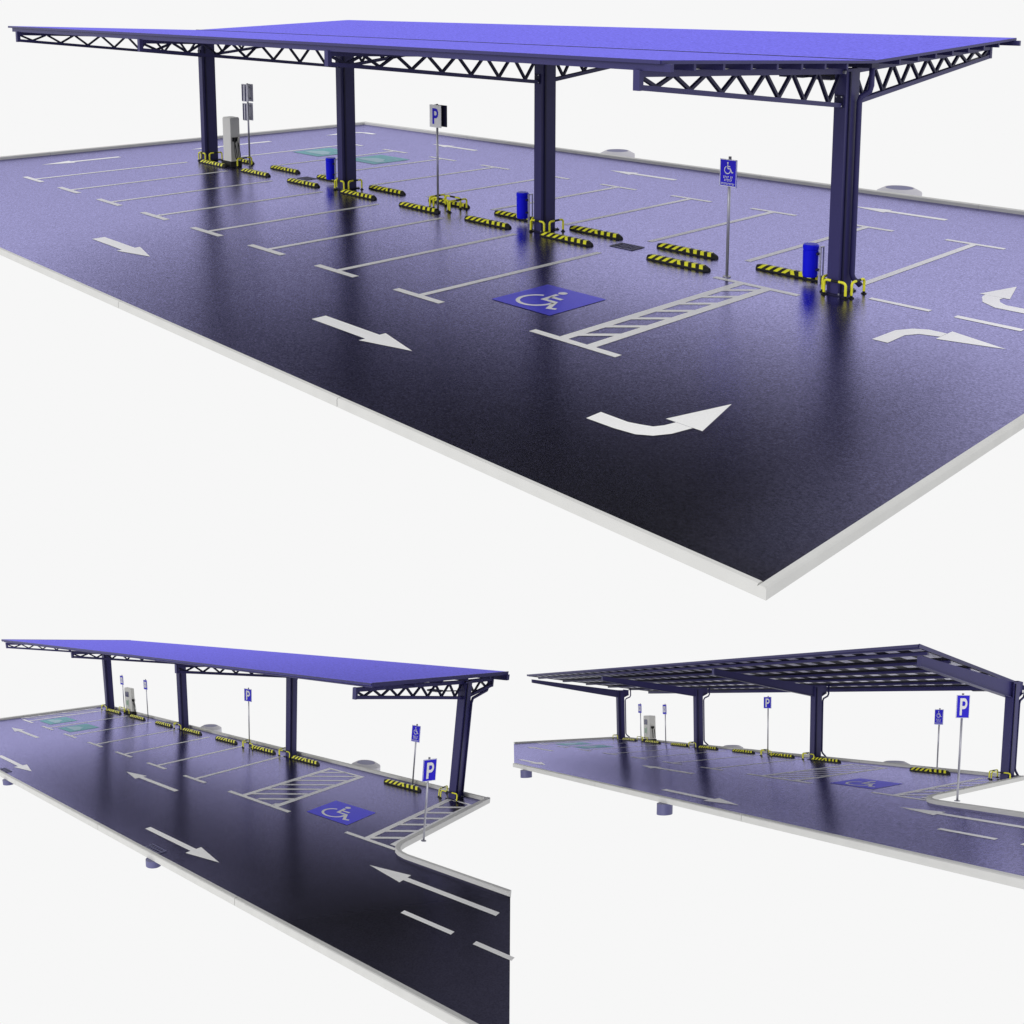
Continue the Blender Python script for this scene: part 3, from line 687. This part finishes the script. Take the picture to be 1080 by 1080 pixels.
# ================================================================== LOTS 2 and 3 (single sided)
def single(lot, which, outline, ends, o):
    W2 = 'bottom %s lot' % which
    kb = dict(bot=o['kbot'], h=.10, w=.14)
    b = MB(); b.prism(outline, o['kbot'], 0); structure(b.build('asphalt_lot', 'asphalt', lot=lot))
    for e in ends: kerb(e, lot, -1, **kb)
    q = []
    for k in range(7): q += bay_T(2.5*k, -5.42, 1, -.51, w=.15)
    q += [rect(16.98, 19.86, -5.43, -5.26), rect(17.57, 17.76, -5.26, -.48), rect(19.10, 19.29, -5.26, -.48), rect(17.76, 19.10, -.62, -.48)]
    for k in range(8):
        y = -6.55 + k*.745
        a0, a1 = y, y+1.40
        u0, u1 = 17.74, 19.12
        if a0 < -5.27: u0 = 17.74 + (-5.27-a0)*1.38/1.40; a0 = -5.27
        if a1 > -.62: u1 = 17.74 + (-.62-y)*1.38/1.40; a1 = -.62
        if u1 > u0+.1: q.append([(u0, a0), (u1, a1-.02), (u1, a1+.17), (u0, a0+.19)])
    q += [rect(22.12, 23.80, -5.45, -5.30), rect(22.73, 22.90, -5.30, -.50), rect(23.50, 23.66, -5.20, -.50), rect(22.90, 23.50, -.60, -.48)]
    for k in range(7):
        y = -5.25 + k*.72
        if y+.64 > -.6: break
        q.append([(22.90, y), (23.50, y+.60), (23.50, y+.79), (22.90, y+.19)])
    q += [rect(-1.16, -1.04, -5.27, -.5)]
    for k in range(6):
        y = -5.1 + k*.75
        q.append([(-1.04, y), (-.06, y+.95), (-.06, y+1.07), (-1.04, y+.12)])
    mark('bay_lines', q, 'paint', lot)
    ev_marking(.35, 1.75, -4.85, -3.25, lot); ev_marking(2.88, 4.25, -4.95, -3.3, lot)
    accessible_marking(20.22, 21.82, -4.93, -3.42, lot)
    for tip, tail in ((1.09, 4.3), (12.38, 15.68), (23.86, 27.16)):
        mark(K, straight_arrow(tip, tail, -6.68, .19, .52, 1.04), 'paint', lot)
    for tip, tail in ((9.74, 6.45), (21.1, 17.86)):
        if which == 'right' and tip < 10: tail = 7.1
        mark(K, straight_arrow(tip, tail, -9.34, .19, .54, 1.07), 'paint', lot)
    mark('centre_dashes', [rect(25.68, 26.84, -8.13, -7.98), rect(27.3, 28.05 if which == 'left' else 28.4, -8.13, -7.98)], 'paint', lot)
    for k, u in enumerate((.30, 2.85, 5.43, 7.90, 10.55, 13.05, 15.55, 20.2)):
        wheel_stop(u, -.50, lot, 'striped wheel stop, %s from the left in the %s' % (ORD[k], W2), 'wheel stops of the %s' % W2, H_=.135)
    cp = thing('carport', o['label'], 'carport', (11.2, -.3, 0), lot)
    (fl, fr, bl, br), zn, zf = o['roof']
    yn, yf = (fl[1]+fr[1])/2, (bl[1]+br[1])/2
    zr = lambda v: zn + (zf-zn)*(v-yn)/(yf-yn)
    def rp(a_, v, z_, inset=0.0):            # a_ 0..1 along the roof, v nominal depth
        s_ = (v-yn)/(yf-yn)
        p0 = (fl[0]+(bl[0]-fl[0])*s_, fl[1]+(bl[1]-fl[1])*s_); p1 = (fr[0]+(br[0]-fr[0])*s_, fr[1]+(br[1]-fr[1])*s_)
        return (p0[0]+(p1[0]-p0[0])*a_+inset, p0[1]+(p1[1]-p0[1])*a_, z_)
    def rstrip(name, mat, v, z_, wv, hz, i0=0.0, i1=0.0, n=14):
        b = MB()
        for i in range(n):
            q = []
            for t_ in (i/n, (i+1)/n):
                ins = i0 + (i1-i0)*t_
                q.append([rp(t_, v-wv/2, z_-hz, ins), rp(t_, v+wv/2, z_-hz, ins), rp(t_, v+wv/2, z_, ins), rp(t_, v-wv/2, z_, ins)])
            b.hexa(q[0], q[1])
        return b.build(name, mat, cp, lot)
    for k, u in enumerate(o['cols']):
        top = zr(-.26)-(.20 if which == 'left' else .28)
        column(cp, u, -.26, top, lot, .24, .44)
        zb = o['root'][k]
        tu, zt, zl = o['tips'][k]
        if which == 'left':
            truss(cp, u, -.48, -5.5, zr(-.5)-.17, zt, zb, zl, 7, lot, u1=tu)
            truss(cp, u, -.04, 1.3, zr(0)-.17, zr(1.3)-.15, zb, zr(1.3)-.42, 2, lot, u1=u+.15)
        else:
            tapered_beam(cp, u, -.48, -5.3, zr(-.5)-.29, zt, zb, zl, lot, u1=tu)
            tapered_beam(cp, u, -.03, .30, zr(0)-.20, zr(.3)-.20, zb, zb+.15, lot)
            b = MB(); b.box(u-.12, u+.12, -.48, -.03, zb, top+.01); b.build('knee_plate', 'steel', cp, lot)
        b = MB()
        if which == 'left':
            du, ve = (.12, 1.15) if k == 3 else (.0, .8)
            b.tube([(u+du, ve, zr(ve)-.1), (u+du, ve, zr(ve)-.42), (u+du, ve-.08, zr(ve)-.52), (u+du, .10, zb-.02), (u+du, .02, zb-.15), (u+du, .02, .05)], .045, 10)
        else:
            b.tube([(u+.08, .42, zr(.4)-.1), (u+.08, .42, zb+.10), (u+.08, .36, zb+.0), (u+.09, .10, zb-.10), (u+.10, .03, zb-.2), (u+.10, .03, .35), (u+.10, .08, .26), (u+.10, .28, .10)], .036, 10)
        b.build('downpipe', 'steel', cp, lot, smooth=True)
        b = MB(); b.box(u-1.0, u-.55, -.9, -.65, zb+.18, zb+.22); lm_ = b.build('canopy_light', 'steeldark', cp, lot)
        b = MB(); b.box(u-.97, u-.58, -.88, -.67, zb+.165, zb+.179); b.build('lens', 'lamp', lm_, lot)
        b = MB(); b.bar((u-.55, -.75, zb+.2), (u-.05, -.6, zb+.24), .03, .03); b.build('hanger', 'steeldark', lm_, lot)
    t_ = .06; n = 14; b = MB(); b2 = MB()
    for i in range(n):
        A, Bq = i/n, (i+1)/n
        b.hexa([rp(A, yn, zn-t_), rp(Bq, yn, zn-t_), rp(Bq, yf, zf-t_), rp(A, yf, zf-t_)], [rp(A, yn, zn), rp(Bq, yn, zn), rp(Bq, yf, zf), rp(A, yf, zf)])
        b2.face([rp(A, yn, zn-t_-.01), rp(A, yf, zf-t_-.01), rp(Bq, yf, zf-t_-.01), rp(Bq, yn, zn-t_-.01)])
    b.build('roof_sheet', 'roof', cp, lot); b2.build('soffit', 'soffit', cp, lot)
    for a_, dx in ((0, -.012), (1, .012)):
        b = MB(); b.bar(rp(a_, yn, zn-.04, dx), rp(a_, yf, zf-.04, dx), .02, .10); b.build('edge_trim', 'steel', cp, lot)
    rstrip('eave_trim', 'steel', yn-.014, zn-.002, .022, o['ft'])
    rstrip('eave_channel', 'steel', yn+.10, zn-.065, .09, o['fc'], .1, -.02)
    rstrip('gutter', 'steel', yf-.10, zf-.075, .16, .16, .1, o.get('gut', .3))
    pv = [yn+.6+1.40*i for i in range(5)]
    for v in pv: rstrip('purlin', 'steel', v, zr(v)-.085, .08 if which == 'right' else .06, .085 if which == 'right' else .085, .1, -.03)
    if which == 'right':
        ev = [yn+.15]+pv+[yf-.2]
        Lr = fr[0]-fl[0]
        for a, c in zip(ev, ev[1:]):
            b = MB(); us, ms = [], []; u = Lr-.42-.737*int((Lr-.6)/.737)
            while u+.36 < Lr-.02:
                us += [u, u+.36]; ms += [0, 1]; u += .737
            va, vc = a+.06, c-.10
            if vc-va > .9: va, vc = a+.08, c-.48
            za, zc = zr(va)-t_-.020, zr(vc)-t_-.020
            b.v += [p_ for x_ in us for p_ in (rp(x_/Lr, va, za), rp(x_/Lr, vc, zc))]
            for j in range(len(us)-1):
                b.f.append([2*j, 2*j+1, 2*j+3, 2*j+2]); b.m.append(ms[j])
            b.build('pale_panel_row', ['pale', 'soffit'], cp, lot)  # opaque pale panels fixed below the closed roof sheet
    g_ = 'guard hoops of the %s' % W2
    for k, u in enumerate(o['cols']):
        guard((u-.32, -.64), (u+.26, -.64), lot, 'striped hoop in front of the %s column, %s' % (nm[k], W2), g_)
        guard((u-.42, -.58), (u-.42, -.02), lot, 'striped hoop on the left side of the %s column, %s' % (nm[k], W2), g_)
    pu, pvv = o['P']
    guard((pu-.35, pvv+.02), (pu-.35, pvv+.5), lot, 'striped hoop left of the middle P sign, %s' % W2, g_)
    guard((pu-.20, pvv-.06), (pu+.40, pvv-.06), lot, 'striped hoop in front of the middle P sign, %s' % W2, g_)
    s0, s1, sa, sb = o['ev_station']
    guard((s0-.75, sa+.0), (s0-.12, sa+.0), lot, 'striped hoop left of the charging cabinet, %s' % W2, g_)
    guard((s0+.0, sa-.12), (s0+.55, sa-.12), lot, 'striped hoop in front of the charging cabinet, %s' % W2, g_)
    charger(s0, s1, sa, sb, o['sh'], lot, 'charging cabinet with dark screen near the leftmost column, %s' % W2)
    sign('P', pu, pvv+.12, lot, 'blue P sign on a pole between the middle stops of the %s' % W2, *o['pz'], .46)
    (a, c), (d_, e) = o['ev']
    sign('E', a, c, lot, 'small blue charging sign left of the cabinet in the %s' % W2, *o['ez'], .34)
    sign('E', d_, e, lot, 'small blue charging sign right of the cabinet in the %s' % W2, *o['ez'], .34)
    sign('D', *o['dis'], lot, 'blue wheelchair sign behind the rightmost wheel stop of the %s' % W2, *o['dz'], .33)
    sign('P', *o['bigp'], lot, 'large blue P sign standing outside the curved kerb of the %s' % W2, *o['bz'], .42 if which == 'left' else .32, base=o.get('bb', 0.0), ang=o.get('ba', 0.0))
    if which == 'left':
        grate(18.95, 19.6, -10.17, -9.90, lot, 'drain grate at the front kerb of the bottom left lot, below the large right arrow', 'drain grates', 'pipe')
        grate(8.55, 9.25, -10.17, -9.90, lot, 'drain grate at the left picture edge by the front kerb, bottom left lot', 'drain grates', 'pipe')
    for (pu_, pv_), nn in zip(o['pipes'], ('far', 'near')):
        stub_pipe(pu_, pv_, lot, 'short round drain pipe under the front kerb, %s, %s one' % (W2, nn), 'drain pipes', o.get('pr', .22), o.get('pz0', -.45))
    for (a, c), nn in zip(o['collars'], ('left', 'right')):
        collar(a, c, lot, 'pale round drain collar behind the back kerb, %s, %s one' % (W2, nn), 'drain collars', dz=o.get('cz', 0))

ec = [(23.68, -4.95), (23.70, -5.15), (23.77, -5.36), (23.89, -5.55), (24.06, -5.67), (24.28, -5.73)]
out2 = [(-1.28, .17), (-1.28, -10.27), (28.91, -10.27), (27.03, -5.73)] + ec[::-1] + [(23.68, .17)]
ends2 = [[(-1.28, -10.272), (28.92, -10.272)], [(26.99, -5.732)] + [(x, y-.002) for x, y in ec[::-1]] + [(23.682, .33)],
         [(23.68, .172), (-1.28, .172)], [(-1.282, .33), (-1.282, -10.42)]]
single(L2, 'left', out2, ends2, dict(
    label='single sided carport with blue roof over lattice trusses, bottom left',
    roof=(((-.40, -6.02), (22.83, -5.44), (.53, 1.29), (23.31, 1.79)), 3.9, 3.6), cols=(.13, 7.62, 15.27, 22.85), gut=.08, ft=.05, fc=.05, kbot=-.07, pr=.20, pz0=-.24, ba=1.15,
    root=(2.94, 2.93, 2.96, 2.99), tips=((-1.2, 3.70, 3.44), (6.47, 3.69, 3.45), (14.38, 3.74, 3.47), (22.35, 3.76, 3.49)),
    P=(13.0, -.72), ev_station=(1.70, 2.42, -.10, .12), sh=1.34, pz=(1.89, 2.37), ev=((1.47, -.05), (4.06, -.10)), ez=(1.46, 1.92),
    dis=(21.08, -.02), dz=(1.43, 1.95), bigp=(24.02, -4.32), bz=(1.58, 2.12), pipes=((9.92, -10.34), (19.6, -10.34)),
    collars=((7.95, 1.28), (18.1, 1.28))))
out3 = [(-1.28, .17), (-1.28, -6.5), (8.97, -10.27), (9.0, -10.27), (29.0, -10.27), (29.0, -5.73)] + ec[::-1] + [(23.68, .17)]
ends3 = [[(9.22, -10.272), (29.0, -10.272)], [(29.0, -5.732)] + [(x, y-.002) for x, y in ec[::-1]] + [(23.682, .33)],
         [(23.68, .172), (-1.28, .172)], [(-1.282, .33), (-1.282, -6.45)]]
single(L3, 'right', out3, ends3, dict(
    label='carport seen from below, dark soffit with rows of pale panels, bottom right',
    roof=(((-1.17, -5.60), (23.40, -5.47), (-.90, 2.2), (22.67, 2.17)), 3.78, 3.09), cols=(-.36, 7.53, 15.52, 23.50), gut=.8, ft=.075, fc=.05, kbot=-.035, pr=.20, pz0=-.30, ba=.8,
    root=(2.62, 2.66, 2.64, 2.58), tips=((-1.30, 3.53, 3.37), (6.84, 3.47, 3.30), (14.99, 3.50, 3.31), (23.33, 3.51, 3.28)),
    P=(13.17, -.85), ev_station=(2.25, 2.9, -.25, .15), sh=1.53, pz=(2.1, 2.6), ev=((1.79, -.16), (5.03, -.60)), ez=(1.67, 2.2),
    dis=(20.7, .40), dz=(1.62, 2.16), bigp=(24.37, -4.93), bz=(2.01, 2.56), pipes=((10.42, -10.37), (19.45, -10.37)),
    collars=((7.9, 1.7), (18.2, 1.5))))
for o_ in list(bpy.data.objects):
    if '_o' in o_: del o_['_o']
